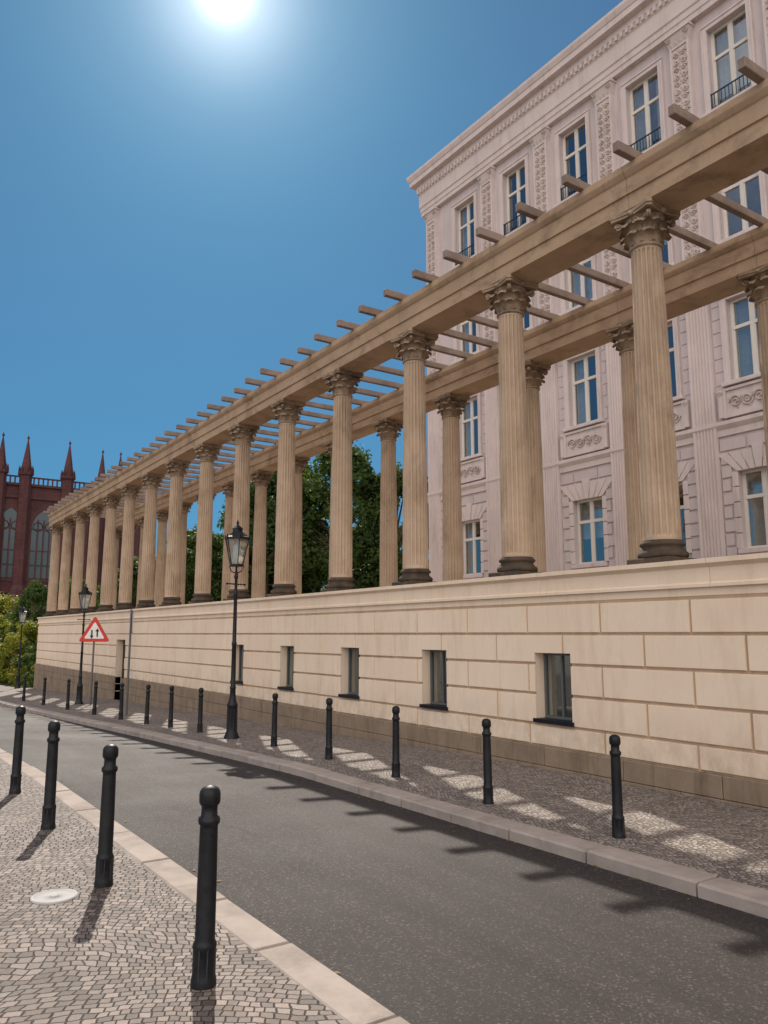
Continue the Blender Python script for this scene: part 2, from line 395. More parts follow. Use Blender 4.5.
# ------------------------------------------------------------------ retaining wall
WX=8.03; WY0,WY1=-16.0,44.1; PS=2.658; CY0=6.22
wall=empty('retaining_wall')
wins=[(7.75+PS*k-.335,7.75+PS*k+.335,.49,1.39) for k in range(0,5)]
door=(28.2,29.3,-.9,1.45)
holes=wins+[door]
mb=MB()
wall_holes(mb,WX,WY0,WY1,-1.4,2.10,holes,.30,0,1)
mb.box(WX-.006,WX+.5,WY0+.002,WY1-.002,2.085,2.30,0)
mb.add([(WX,WY1,-1.4),(WX,WY1,2.45),(WX+.9,WY1,2.45),(WX+.9,WY1,-1.4)],[(0,1,2,3)])
mb.add([(WX,WY0,-1.4),(WX,WY0,2.45),(WX+.9,WY0,2.45),(WX+.9,WY0,-1.4)],[(3,2,1,0)])
cs=[(1.65,2.06),(1.24,1.65),(.83,1.24),(.42,.83),(.13,.42)]
rust(mb,WX,WY0+.01,WY1-.003,cs,PS/2,.030,.026,.010,holes,off=.29)
mb.build('masonry',[M_wall,M_joint],wall)
mb=MB()
prof=[(WX+.9,2.18),(WX-.055,2.18),(WX-.055,2.215),(WX-.035,2.235),(WX-.035,2.40),(WX-.06,2.42),(WX-.10,2.445),(WX-.10,2.50),(WX+.9,2.50)]
y=WY0
while y<WY1+.1:
    L=PS; mb.prism(prof,y+.0025,min(y+L,WY1+.1)-.0025); y+=L
mb.build('coping',[M_wall],wall,recalc=True)
mb=MB(); y=WY0
while y<WY1:
    L=PS*.5
    for (z0,z1) in ((-.12,.125),(-.38,-.126),(-1.4,-.386)):
        a=y+(0 if z0>-.2 else L*.4); b=a+L
        a2,b2=a+.004,min(b-.004,WY1+.05)
        for r in subtract((a2,b2,z0,z1,(1,1,1,1)),door):
            if r[1]-r[0]>.03 and r[3]-r[2]>.02:
                mb.bbox(WX-.06+random.uniform(-.004,.004),WX+.2,r[0],r[1],r[2],r[3],b=.007)
    y+=L
mb.build('plinth',[M_plinth],wall,recalc=True)
mb=MB()
for h in wins:
    a,b,c,d=h; X=WX+.15
    mb.box(X,X+.05,a,a+.035,c,d,4);mb.box(X,X+.05,b-.035,b,c,d,4);mb.box(X,X+.05,a+.035,b-.035,c,c+.035,4);mb.box(X,X+.05,a+.035,b-.035,d-.035,d,4)
    mb.box(X+.005,X+.045,(a+b)/2-.015,(a+b)/2+.015,c+.035,d-.035,4)
    mb.add([(X+.03,a,c),(X+.03,a,d),(X+.03,b,d),(X+.03,b,c)],[(0,1,2,3)],1)
    mb.box(X+.4,X+.42,a-.3,b+.3,c-.3,d+.3,2)
    mb.box(WX-.06,WX+.145,a-.03,b+.03,c-.05,c+.004,0)
mb.build('cellar_windows',[M_iron,M_cglass,M_dark,M_plinth,M_cframe],wall)
mb=MB(); a,b,c,d=door
mb.box(WX+.22,WX+.28,a,b,c,d,0)
for k in range(2):
    yy=a+.06+k*(b-a-.06)/2
    for z0,z1 in ((c+.15,c+.9),(c+1.0,d-.1)): mb.bbox(WX+.195,WX+.22,yy,yy+(b-a)/2-.12,z0,z1,0,.012)
mb.build('door',[M_iron],wall)
mb=MB(); mb.box(WX+.9,48,WY0,WY1-.01,-1.3,2.42); mb.build('terrace',[M_terr])

# ------------------------------------------------------------------ colonnade
colo=empty('colonnade')
CX,BX=8.47,11.50; ZB,ZT=2.50,7.29
def column_mesh():
    mb=MB()
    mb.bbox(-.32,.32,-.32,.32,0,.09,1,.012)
    pr=[(.31,.09)]
    for i in range(9):
        a=-math.pi/2+math.pi*i/8; pr.append((.275+.04*math.cos(a),.135+.045*math.sin(a)))
    pr+=[(.272,.185),(.268,.20),(.25,.215),(.247,.235),(.262,.245)]
    for i in range(7):
        a=-math.pi/2+math.pi*i/6; pr.append((.258+.025*math.cos(a),.272+.027*math.sin(a)))
    pr+=[(.255,.302),(.25,.32)]
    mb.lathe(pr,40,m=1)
    H0,H1=.315,4.27; nf=20; n=nf*6; vs=[];fs=[]
    rows=14
    def rad(t): return .238-.040*t**1.6
    zz=[0,.01,.02]+[i/rows for i in range(1,rows)]+[.985,.992,1]
    for t in zz:
        R=rad(t); z=H0+(H1-H0)*t; fl=1 if .015<t<.99 else 0
        for i in range(n):
            a=2*math.pi*i/n
            dep=[0,0,.75,1,.75,0][i%6]*.028*fl
            vs.append(((R-dep)*math.cos(a),(R-dep)*math.sin(a),z))
    for j in range(len(zz)-1):
        for i in range(n):
            a=j*n+i;b=j*n+(i+1)%n; fs.append((a,b,b+n,a+n))
    mb.add(vs,fs,0,False)
    pr=[(.20,4.255)]
    for i in range(7):
        a=-math.pi/2+math.pi*i/6; pr.append((.205+.022*math.cos(a),4.285+.02*math.sin(a)))
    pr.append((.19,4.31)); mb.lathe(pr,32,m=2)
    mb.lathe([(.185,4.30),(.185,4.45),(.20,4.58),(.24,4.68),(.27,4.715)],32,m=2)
    def leaf(ang,z0,h,w,r0,curl):
        nu,nv=8,9; vs=[]
        for j in range(nv):
            t=j/(nv-1)
            if t<.72: r=r0+.035*(t/.72)**2; z=z0+h*(t/.72)
            else:
                q=(t-.72)/.28*math.pi*1.05; r=r0+.035+curl*(1-math.cos(q))/2+curl*.15; z=z0+h+curl*.45*math.sin(q)
            ww=w*(.55+.6*math.sin(min(t*1.15,1)*math.pi*.72))*(1+.22*math.sin(t*26))
            if t>.95: ww*=.45
            for i in range(nu+1):
                s=i/nu*2-1; aa=s*ww/r0*.5
                rr=r+.012*(1-abs(s))-.014*s*s+.008*math.cos(s*12)
                vs.append((rr*math.cos(ang+aa),rr*math.sin(ang+aa),z-.012*s*s))
        fs=[(j*(nu+1)+i,j*(nu+1)+i+1,(j+1)*(nu+1)+i+1,(j+1)*(nu+1)+i) for j in range(nv-1) for i in range(nu)]
        mb.add(vs,fs,2,True)
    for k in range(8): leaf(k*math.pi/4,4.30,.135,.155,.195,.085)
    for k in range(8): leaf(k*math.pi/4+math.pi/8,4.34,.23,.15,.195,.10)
    for k in range(4):
        a0=math.pi/4+k*math.pi/2
        for sgn in (-1,1):
            pts=[]
            for i in range(26):
                t=i/25
                if t<.4:
                    q=t/.4; r=.215+.13*q; z=4.52+.16*q**.6; da=sgn*.32*(1-q)
                else:
                    q=(t-.4)/.6; an=math.pi/2-q*math.pi*2.6; rr=.048*(1-q*.8); r=.345+rr*math.cos(an)*1; z=4.635+rr*math.sin(an); da=sgn*.03
                pts.append((r*math.cos(a0+da)*1.0,r*math.sin(a0+da),z))
            mb.tube(pts,.018,6,2)
        a1=k*math.pi/2
        mb.lathe([(.005,-.04),(.04,-.02),(.05,0),(.03,.03),(.005,.045)],8,(.29*math.cos(a1),.29*math.sin(a1),4.735),2)
        for sgn in (-1,1):
            pts=[]
            for i in range(16):
                q=i/15; an=-math.pi/2+sgn*q*math.pi*2.1; rr=.035*(1-q*.7)
                tt=sgn*.05+rr*math.cos(an); r=.255
                pts.append((r*math.cos(a1)-tt*math.sin(a1),r*math.sin(a1)+tt*math.cos(a1),4.64+rr*math.sin(an)))
            mb.tube(pts,.011,5,2)
    for z0,z1,e in ((4.705,4.74,-.02),(4.742,4.79,0)):
        pts=[]
        for k in range(4):
            a0=math.pi/4+k*math.pi/2; R=.465+e
            c=Vector((R*math.cos(a0),R*math.sin(a0))); tn=Vector((-math.sin(a0),math.cos(a0)))
            p0=c+tn*.035; a2=a0+math.pi/2; c2=Vector((R*math.cos(a2),R*math.sin(a2))); tn2=Vector((-math.sin(a2),math.cos(a2))); p1=c2-tn2*.035
            mid=(p0+p1)/2; inn=-mid.normalized()*.055
            for i in range(9):
                t=i/8; pts.append(p0.lerp(p1,t)+inn*math.sin(t*math.pi))
        n=len(pts); vs=[(p.x,p.y,z0) for p in pts]+[(p.x,p.y,z1) for p in pts]
        mb.add(vs,[(i,(i+1)%n,(i+1)%n+n,i+n) for i in range(n)]+[tuple(range(n-1,-1,-1)),tuple(range(n,2*n))],2)
    return mb.mesh('column',[M_col,M_colbase,M_cap])
CM=column_mesh()
for k in range(-7,15):
    for X in (CX,BX):
        obj('column',CM,colo,(X+random.uniform(-.004,.004),CY0+PS*k,ZB),rotz=random.choice([0,1,2,3])*math.pi/2)
mb=MB(); mb.bbox(BX-.42,BX+.42,WY0,WY1,2.30,2.497,0,.02); mb.build('stylobate',[M_plinth],colo,recalc=True)
for X in (CX,BX):
    mb=MB(); y=CY0-PS*7.0-.4
    while True:
        e=y+PS
        if y==CY0-PS*7.0-.4: e=CY0-PS*6
        e=min(e,CY0+PS*14+.45)
        g=.003
        h=.31
        pr=[(X-h,ZT),(X-h,ZT+.20),(X-h-.03,ZT+.205),(X-h-.03,ZT+.42),(X-h-.055,ZT+.44),(X-h-.085,ZT+.48),(X-h-.095,ZT+.50),(X-h-.095,ZT+.59),
            (X+h+.095,ZT+.59),(X+h+.095,ZT+.50),(X+h+.085,ZT+.48),(X+h+.055,ZT+.44),(X+h+.03,ZT+.42),(X+h+.03,ZT+.205),(X+h,ZT+.20),(X+h,ZT)]
        mb.prism(pr,y+g,e-g); y=e
        if e>=CY0+PS*14+.44: break
    mb.build('architrave',[M_beam],colo,recalc=True)
mb=MB(); y=CY0-PS*6-.16
while y<CY0+PS*14+.3:
    j=random.uniform(-.025,.025); x0=7.70+random.uniform(-.06,.06); x1=BX+.9+random.uniform(-.05,.05); w=.050; z=ZT+.592
    mb.bbox(x0,x1,y-w+j,y+w+j,z,z+.13+random.uniform(-.008,.008),0,.008); y+=PS/3
mb.build('rafters',[M_wood],colo,recalc=True)

# ------------------------------------------------------------------ palace
pal=empty('palace_building')
FX=18.15; FY1=23.75; FY0=-24.0; BAY=2.74; WB=21.35
bays=[WB-BAY*i for i in range(17)]
ww=.575
rows=[(3.74,5.70),(8.03,10.24),(11.85,14.10),(15.62,18.08)]
holes=[(b-ww,b+ww,z0,z1) for b in bays for z0,z1 in rows]
mb=MB(); wall_holes(mb,FX,FY0,FY1,2.0,19.0,holes,.24,0)
D=15
mb.add([(FX,FY1,2),(FX+D,FY1,2),(FX+D,FY1,19),(FX,FY1,19)],[(0,1,2,3)])
mb.add([(FX+D,FY0,2),(FX+D,FY1,2),(FX+D,FY1,19),(FX+D,FY0,19)],[(3,2,1,0)])
mb.add([(FX,FY0,2),(FX+D,FY0,2),(FX+D,FY0,19),(FX,FY0,19)],[(3,2,1,0)])
gh2=[(b-.36-BAY/2,b+.36-BAY/2,3.1,6.7) for b in bays]+[(FY1-.75,FY1+.1,3.1,6.7)]
cz=frange(3.12,6.60,.348); cs=list(zip(cz,cz[1:]))
rust(mb,FX,FY0,FY1,cs,.95,.04,.045,.012,[(b-ww-.16,b+ww+.16,3.5,5.92) for b in bays]+gh2,0)
cz=frange(8.0,10.5,.357); cs=list(zip(cz,cz[1:]))
rust(mb,FX,FY0,FY1,cs,.95,.028,.022,.008,[(b-ww-.20,b+ww+.20,7.0,10.55) for b in bays]+[(a,b,7,11) for a,b,_,_ in gh2],0)
mb.build('facade',[M_pal],pal)
def cornice_prof(mb,pts,m=0):
    n=len(pts)
    A=[(FX-o,FY0,z) for o,z in pts]; B=[(FX-o,FY1+o,z) for o,z in pts]; C=[(FX+D,FY1+o,z) for o,z in pts]
    mb.add(A+B,[(i,i+1,i+1+n,i+n) for i in range(n-1)],m); mb.add(B+C,[(i,i+1,i+1+n,i+n) for i in range(n-1)],m)
mb=MB()
cornice_prof(mb,[(0,2.4),(.12,2.4),(.12,2.95),(.08,3.05),(0,3.08)])
cornice_prof(mb,[(0,6.66),(.06,6.66),(.06,6.82),(.10,6.86),(.16,6.93),(.16,7.02),(.05,7.06),(0,7.06)])
cornice_prof(mb,[(0,10.86),(.19,10.86),(.19,11.0),(.22,11.01),(.22,11.18),(.26,11.2),(.34,11.3),(.34,11.40),(.1,11.44),(0,11.44)])
cornice_prof(mb,[(0,14.45),(.10,14.45),(.10,14.58),(.13,14.6),(.13,14.76),(.2,14.83),(.26,14.87),(.26,14.95),(.06,14.99),(0,14.99)])
cornice_prof(mb,[(0,18.62),(.17,18.62),(.17,18.78),(.20,18.80),(.20,18.98),(.24,19.01),(.24,19.55),(.28,19.59),(.28,19.73),(.32,19.77),(.32,19.95),(.52,19.97),(.52,20.17),(.55,20.19),(.61,20.33),(.61,20.43),(-.3,20.55)])
y=FY0+.1
while y<FY1+.3:
    mb.box(FX-.345,FX-.27,y,y+.10,19.60,19.76); y+=.2
mb.box(FX-.05,FX+D,FY0,FY1+.05,20.56,20.85)
y=FY0
while y<FY1: mb.box(FX-.12,FX+.2,y,y+.5,20.852,20.95); y+=BAY
mb.build('cornices',[M_palt],pal,recalc=True)
mb=MB(); mb.box(FX+.3,FX+D-.3,FY0+.3,FY1-.3,20.7,21.0); mb.build('roof',[M_roof],pal)
def fluted(mb,yc,w,z0,z1,X,o,m=0):
    pts=[(X,yc-w/2),(X-o,yc-w/2)]
    nf=6; mrg=.05; fw=(w-2*mrg)/nf
    for i in range(nf):
        a=yc-w/2+mrg+i*fw
        for q in range(6):
            t=q/5; yy=a+fw*(.12+.76*t); pts.append((X-o+.05*math.sin(t*math.pi),yy))
    pts+=[(X-o,yc+w/2),(X,yc+w/2)]
    n=len(pts); vs=[(x,y,z0) for x,y in pts]+[(x,y,z1) for x,y in pts]
    mb.add(vs,[(i,i+1,i+1+n,i+n) for i in range(n-1)]+[tuple(range(n)),tuple(range(2*n-1,n-1,-1))],m)
mb=MB(); mr=MB()
pil=[b-BAY/2 for b in bays]+[FY1-.42]
def scroll(mbx,X,yc,zc,r,sy,sz,turns=1.6,tr=.018):
    pts=[]
    for i in range(18):
        q=i/17; an=q*turns*2*math.pi; rr=r*(1-q*.82)
        pts.append((X-.01,yc+sy*rr*math.cos(an),zc+sz*rr*math.sin(an)))
    mbx.tube(pts,tr,5,0)
def blob(mbx,X,y,z,r,sz=1.5):
    vs=[(X,y-r,z),(X,y+r,z),(X,y,z+r*sz),(X,y,z-r*sz),(X-r*.9,y,z)]
    mbx.add(vs,[(4,0,2),(4,2,1),(4,1,3),(4,3,0)],0,True)
for p in pil:
    fluted(mb,p,.66,3.40,10.35,FX,.14)
    mb.box(FX-.19,FX+.01,p-.38,p+.38,3.09,3.30); mb.box(FX-.165,FX+.01,p-.355,p+.355,3.302,3.398)
    mb.box(FX-.15,FX+.01,p-.34,p+.34,10.352,10.42)
    mb.add([(FX-.12,p-.31,10.42),(FX-.12,p+.31,10.42),(FX-.24,p+.42,10.78),(FX-.24,p-.42,10.78),(FX,p-.31,10.42),(FX,p+.31,10.42),(FX,p+.42,10.78),(FX,p-.42,10.78)],[(0,1,2,3),(4,0,3,7),(1,5,6,2),(3,2,6,7)])
    mb.box(FX-.26,FX+.01,p-.44,p+.44,10.782,10.858)
    for t in (-.2,0,.2): blob(mr,FX-.15,p+t,10.58,.09,1.6)
    for t in (-1,1): scroll(mr,FX-.23,p+t*.3,10.68,.08,1,1)
    for z0,z1 in ((11.46,14.43),(15.01,18.60)):
        mb.box(FX-.18,FX+.01,p-.38,p+.38,z0,z0+.22)
        zc=z1-.42
        mb.box(FX-.12,FX+.01,p-.31,p+.31,z0+.222,zc)
        for s in (-1,1): mb.box(FX-.155,FX-.122,p+s*.275-.035,p+s*.275+.035,z0+.222,zc)
        mb.box(FX-.155,FX-.122,p-.239,p+.239,z0+.222,z0+.30); mb.box(FX-.155,FX-.122,p-.239,p+.239,zc-.07,zc)
        z=z0+.40; kk=0
        while z<zc-.18:
            for s in (-1,1): scroll(mr,FX-.125,p+s*.115,z,.085,s,1 if kk%2 else -1,1.4,.022)
            blob(mr,FX-.12,p,z+.10,.055,1.8); blob(mr,FX-.12,p,z-.04,.035,1.2)
            for s in (-1,1): blob(mr,FX-.12,p+s*.17,z+.11,.04,1.0)
            z+=.225; kk+=1
        mb.add([(FX-.13,p-.31,zc+.002),(FX-.13,p+.31,zc+.002),(FX-.24,p+.40,z1-.09),(FX-.24,p-.40,z1-.09),(FX,p-.31,zc+.002),(FX,p+.31,zc+.002),(FX,p+.40,z1-.09),(FX,p-.40,z1-.09)],[(0,1,2,3),(4,0,3,7),(1,5,6,2),(3,2,6,7),(0,4,5,1)])
        mb.box(FX-.28,FX+.01,p-.43,p+.43,z1-.088,z1-.002)
        for t in (-.22,-.07,.08,.23): blob(mr,FX-.14,p+t,zc+.12,.075,1.6)
        for t in (-1,1): scroll(mr,FX-.23,p+t*.29,z1-.18,.085,1,1)
mb.build('pilasters',[M_palt],pal,recalc=True)
mb=MB(); mf=MB(); ml=MB()
for b in bays:
    for ri,(z0,z1) in enumerate(rows):
        s=.16
        if ri>0:
            for sg in (-1,1):
                e0,e1=sorted((b+sg*ww,b+sg*(ww+s)))
                mb.box(FX-.07,FX+.01,e0,e1,z0,z1); mb.box(FX-.095,FX-.072,*sorted((b+sg*(ww+s-.05),b+sg*(ww+s))),z0,z1)
            mb.box(FX-.07,FX+.01,b-ww-s,b+ww+s,z1+.002,z1+.17); mb.box(FX-.095,FX-.072,b-ww-s,b+ww+s,z1+.12,z1+.17)
            mb.bbox(FX-.17,FX+.22,b-ww-s-.06,b+ww+s+.06,z0-.11,z0-.002,0,.012)
        else:
            mb.bbox(FX-.12,FX+.22,b-ww-.1,b+ww+.1,z0-.13,z0-.002,0,.012)
            nvs=7
            for i in range(nvs):
                t0=-1+2*i/nvs; t1=-1+2*(i+1)/nvs; g=.012
                a0=b+t0*(ww+.02)+g; a1=b+t1*(ww+.02)-g; c0=b+t0*(ww+.55)+g; c1=b+t1*(ww+.55)-g
                h=.62 if i==nvs//2 else .52; d=.085 if i==nvs//2 else .06
                vs=[(FX-d,a0,z1+.004),(FX-d,a1,z1+.004),(FX-d,c1,z1+h),(FX-d,c0,z1+h),(FX,a0,z1+.004),(FX,a1,z1+.004),(FX,c1,z1+h),(FX,c0,z1+h)]
                mb.add(vs,[(0,1,2,3),(4,5,1,0),(5,6,2,1),(6,7,3,2),(7,4,0,3)])
            for sg in (-1,1):
                zz=z0
                for q in range(5):
                    e0,e1=sorted((b+sg*(ww+.0),b+sg*(ww+(.16 if q%2 else .155))))
                    mb.bbox(FX-.06,FX+.01,e0,e1,zz+.01,zz+.38,0,.01); zz+=.392
        if ri==1:
            zt=z1+.30
            for sg in (-1,1): mb.box(FX-.2,FX+.01,b+sg*(ww+.10)-.06,b+sg*(ww+.10)+.06,z1+.172,zt)
            mb.box(FX-.10,FX+.01,b-ww-.03,b+ww+.03,z1+.172,zt)
            mb.bbox(FX-.30,FX+.01,b-ww-s-.12,b+ww+s+.12,zt+.002,zt+.12,0,.015)
            p0,p1=7.10,7.88; W=ww+.22
            mb.box(FX-.05,FX+.01,b-W,b+W,p0,p1)
            for a,c,e,f in ((b-W,b-W+.07,p0,p1),(b+W-.07,b+W,p0,p1),(b-W+.071,b+W-.071,p0,p0+.07),(b-W+.071,b+W-.071,p1-.07,p1)): mb.box(FX-.11,FX-.052,a,c,e,f)
            for q in range(4):
                yy=b-.48+q*.32; scroll(mr,FX-.06,yy,7.49,.17,1 if q%2 else -1,1 if q%2 else -1,1.7,.026)
                blob(mr,FX-.05,yy+.16,7.60,.06,1.3); blob(mr,FX-.05,yy-.05,7.33,.05,1.1)
            for sg in (-1,1): scroll(mr,FX-.12,b+sg*(W+.06),7.75,.07,1,1); mb.box(FX-.13,FX+.01,b+sg*(W+.065)-.06,b+sg*(W+.065)+.06,7.12,7.86)
        if ri==2:
            mb.bbox(FX-.20,FX+.01,b-ww-s-.08,b+ww+s+.08,z1+.19,z1+.28,0,.012)
        X=FX+.14
        fw=.06
        a,c=b-ww,b+ww
        mf.box(X,X+.08,a,a+fw,z0,z1);mf.box(X,X+.08,c-fw,c,z0,z1);mf.box(X,X+.08,a+fw,c-fw,z0,z0+fw);mf.box(X,X+.08,a+fw,c-fw,z1-fw,z1)
        mf.box(X-.01,X+.07,b-.045,b+.045,z0+fw,z1-fw)
        zt=z0+(z1-z0)*.66
        mf.box(X-.015,X+.06,a+fw,b-.045,zt-.045,zt+.045);mf.box(X-.015,X+.06,b+.045,c-fw,zt-.045,zt+.045)
        for s2 in (-1,1):
            u0,u1=sorted((b+s2*.045,b+s2*(ww-fw)))
            for (q0,q1) in ((z0+fw,zt-.045),(zt+.045,z1-fw)):
                mf.box(X+.005,X+.055,u0,u0+.03,q0,q1);mf.box(X+.005,X+.055,u1-.03,u1,q0,q1)
                t1=random.uniform(-.006,.006); t2=random.uniform(-.006,.006)
                mf.add([(X+.03+t1,u0+.03,q0),(X+.03+t2,u0+.03,q1),(X+.03-t1,u1-.03,q1),(X+.03-t2,u1-.03,q0)],[(0,1,2,3)],1)
        r=random.random()
        def curtain(y0,y1,zz0,zz1,xc):
            n=22; vs=[]
            for i in range(n+1):
                yy=y0+(y1-y0)*i/n; xx=xc+.03*math.sin(i*2.1)
                vs+=[(xx,yy,zz0),(xx,yy,zz1)]
            mf.add(vs,[(2*i,2*i+2,2*i+3,2*i+1) for i in range(n)],2,True)
        if r<.6:
            wd=random.uniform(.25,.5); curtain(a,a+wd,z0,z1,X+.2); curtain(c-wd,c,z0,z1,X+.2)
        elif r<.75: curtain(a,c,z0,z1,X+.2)
        elif r<.9: curtain(a,c,z0+(z1-z0)*.4,z1,X+.2)
        if ri==3:
            Xr=FX-.05
            for zz in (z0+.08,z0+.50): ml.box(Xr-.02,Xr+.02,a,c,zz-.012,zz+.012)
            for i in range(1,11):
                yy=a+(c-a)*i/11; ml.box(Xr-.009,Xr+.009,yy-.009,yy+.009,z0+.092,z0+.488)
            for i in (0,1): yy=(a,c)[i]; ml.box(Xr-.015,Xr+.06,yy-.012,yy+.012,z0,z0+.55)
mb.build('window_surrounds',[M_palt],pal,recalc=True)
mf.build('windows',[M_frame,M_glass,M_curt],pal)
ml.build('window_railings',[M_rail],pal)
mr.build('relief_ornament',[M_relief],pal,recalc=True)
mb=MB(); mb.box(FX+.75,FX+.8,FY0+.1,FY1-.1,2.5,18.9); mb.build('interior',[M_dark],pal)

# ------------------------------------------------------------------ bollards
def bollard_mesh():
    mb=MB()
    pr=[(.060,-.1),(.060,.02),(.057,.035),(.053,.05),(.053,.16),(.056,.165),(.056,.18),(.050,.19),(.047,.20),(.046,.45),(.043,.70),(.043,.715),(.050,.72),(.053,.735),(.050,.75),(.040,.755),(.038,.79),(.040,.805),(.047,.81),(.051,.822),(.051,.858),(.048,.872),(.040,.884),(.026,.893),(.008,.897)]
    mb.lathe(pr,24)
    for k in range(8):
        a=k*math.pi/4
        c,s=math.cos(a),math.sin(a)
        mb.tube([(.051*c,.051*s,.03),(.051*c,.051*s,.17)],.006,5)
    return mb.mesh('bollard',[M_iron])
BM=bollard_mesh()
for x,y in ((1.51,3.76),(1.52,5.57),(1.54,7.45),(1.57,9.3),(1.56,11.2),(1.56,13.1),(1.56,15.0)):
    o=obj('bollard',BM,None,(x,y,SL(y)),rotz=random.random()); o.rotation_euler[0]=random.uniform(-.006,.006); o.rotation_euler[1]=random.uniform(-.006,.006)
for x,y in ((5.86,4.93),(5.87,6.69),(5.98,8.60),(6.05,10.45),(6.15,12.5),(6.05,15.7),(5.97,17.25),(5.83,18.5),(5.72,20.2),(5.6,22.3),(5.5,25),(5.4,28),(5.3,31),(5.85,3.1)):
    o=obj('bollard',BM,None,(x,y,walkR(y)-.01),rotz=random.random()); o.rotation_euler[0]=random.uniform(-.01,.01); o.rotation_euler[1]=random.uniform(-.01,.01)

# ------------------------------------------------------------------ street lamps
def lamp_parts():
    p=MB()
    pr=[(.15,-.1),(.15,.06),(.135,.08),(.13,.10),(.12,.12),(.105,.16),(.095,.22),(.09,.60),(.10,.62),(.105,.65),(.10,.68),(.085,.70),(.07,.76),(.058,.84),(.052,.95),(.06,.97),(.06,1.0),(.048,1.02),
        (.043,1.8),(.050,1.81),(.050,1.85),(.040,1.87),(.034,2.75),(.042,2.77),(.046,2.81),(.038,2.84),(.030,2.87),(.028,3.10),(.04,3.12),(.045,3.16),(.03,3.19),(.025,3.26)]
    p.lathe(pr,20)
    for k in range(10):
        a=k*math.pi/5; p.tube([(.092*math.cos(a),.092*math.sin(a),.2),(.09*math.cos(a),.09*math.sin(a),.6)],.012,5)
    p.tube([(-.22,0,3.0),(.22,0,3.0)],.014,6); 
    for s in (-1,1): p.lathe([(.005,-.025),(.024,0),(.005,.025)],8,(s*.23,0,3.0))
    z0,z1=3.38,3.90; r0,r1=.13,.245
    for k in range(4):
        a=math.pi/4+k*math.pi/2
        pts=[(.02*math.cos(a),.02*math.sin(a),3.22),(.10*math.cos(a),.10*math.sin(a),3.26),(r0*math.cos(a)*1.08,r0*math.sin(a)*1.08,3.36)]
        p.tube(pts,.012,5)
    for k in range(6):
        a=k*math.pi/3
        p.tube([(r0*math.cos(a),r0*math.sin(a),z0),(r1*math.cos(a),r1*math.sin(a),z1)],.010,5)
        p.lathe([(.004,-.01),(.02,.01),(.012,.04),(.003,.07)],6,(1.03*r1*math.cos(a),1.03*r1*math.sin(a),z1+.03))
    p.lathe([(r0+.015,z0-.03),(r0+.02,z0),(r0+.01,z0+.015),(r0-.02,z0+.015)],6,sm=False)
    p.lathe([(r1-.01,z1-.01),(r1+.025,z1),(r1+.025,z1+.035),(r1,z1+.045),(.14,z1+.13),(.105,z1+.15),(.105,z1+.20),(.125,z1+.21),(.06,z1+.26),(.03,z1+.28),(.022,z1+.31),(.035,z1+.33),(.02,z1+.36),(.004,z1+.40)],6,sm=False)
    g=MB(); g.lathe([(r0-.004,z0+.016),(r1-.012,z1-.012)],6,sm=False)
    g2=MB(); g2.lathe([(.03,z0+.02),(.07,z0+.10),(.085,z0+.25),(.07,z0+.38),(.03,z0+.46)],12); g2.tube([(0,0,z0-.02),(0,0,z0+.05)],.03,8)
    return p.mesh('lamp_post',[M_iron]),g.mesh('lantern_panes',[M_lglass]),g2.mesh('mantle',[M_white])
LP=lamp_parts()
for x,y,sc in ((6.1,14.2,.975),(6.4,27.5,.93),(7.3,44.6,1.0)):
    e=empty('street_lamp',(x,y,walkR(y)-.03),.3,sc)
    for nm,me in zip(('post','lantern_glass','mantle'),LP): obj(nm,me,e)

# ------------------------------------------------------------------ warning sign
sx,sy=6.62,26.9; sz=walkR(sy)
sg=empty('traffic_sign',(sx,sy,sz),rotz=math.radians(-12))
mb=MB(); mb.lathe([(.03,-.1),(.03,2.72),(.02,2.75)],12); mb.build('pole',[M_galv],sg)
def tri(R,rr,y,m,mb):
    pts=[]
    for k in range(3):
        a=math.pi/2+k*2*math.pi/3; c=((R-2*rr)*math.cos(a),(R-2*rr)*math.sin(a))
        for i in range(7):
            b=a-math.pi/3+i/6*2*math.pi/3; pts.append((c[0]+rr*math.cos(b),c[1]+rr*math.sin(b)))
    o=pts; n=len(o)
    mb.add([(x,y,z) for x,z in o]+[(x,y+.006,z) for x,z in o],[tuple(range(n)),tuple(range(2*n-1,n-1,-1))]+[(i,(i+1)%n,(i+1)%n+n,i+n) for i in range(n)],m)
mb=MB(); tri(.57,.05,-.040,3,mb); tri(.555,.05,-.047,0,mb); tri(.37,.03,-.054,1,mb)
for dx,up,m in ((-.085,-1,2),(.085,1,2)):
    z0,z1=-.13,.10
    mb.box(dx-.022,dx+.022,-.062,-.056,z0,z1,m)
    tz=z1+.02 if up>0 else z0-.02
    mb.add([(dx-.06,-.062,tz-up*.07),(dx+.06,-.062,tz-up*.07),(dx,-.062,tz+up*.04)],[(0,1,2)],m)
o=mb.build('sign_face',[M_red,M_white,M_black,M_galv],sg,(0,0,2.30),recalc=False)
e=empty('parking_sign',(6.2,21.4,walkR(21.4)),rotz=math.radians(70))
mb=MB(); mb.lathe([(.028,-.1),(.028,2.75),(.02,2.78)],12); mb.build('pole',[M_galv],e)
mb=MB(); mb.bbox(-.2,.2,-.045,-.035,2.15,2.72,0,.003); mb.box(-.17,.17,-.049,-.0455,2.18,2.69,1); mb.build('plate',[M_galv,M_white],e,recalc=True)

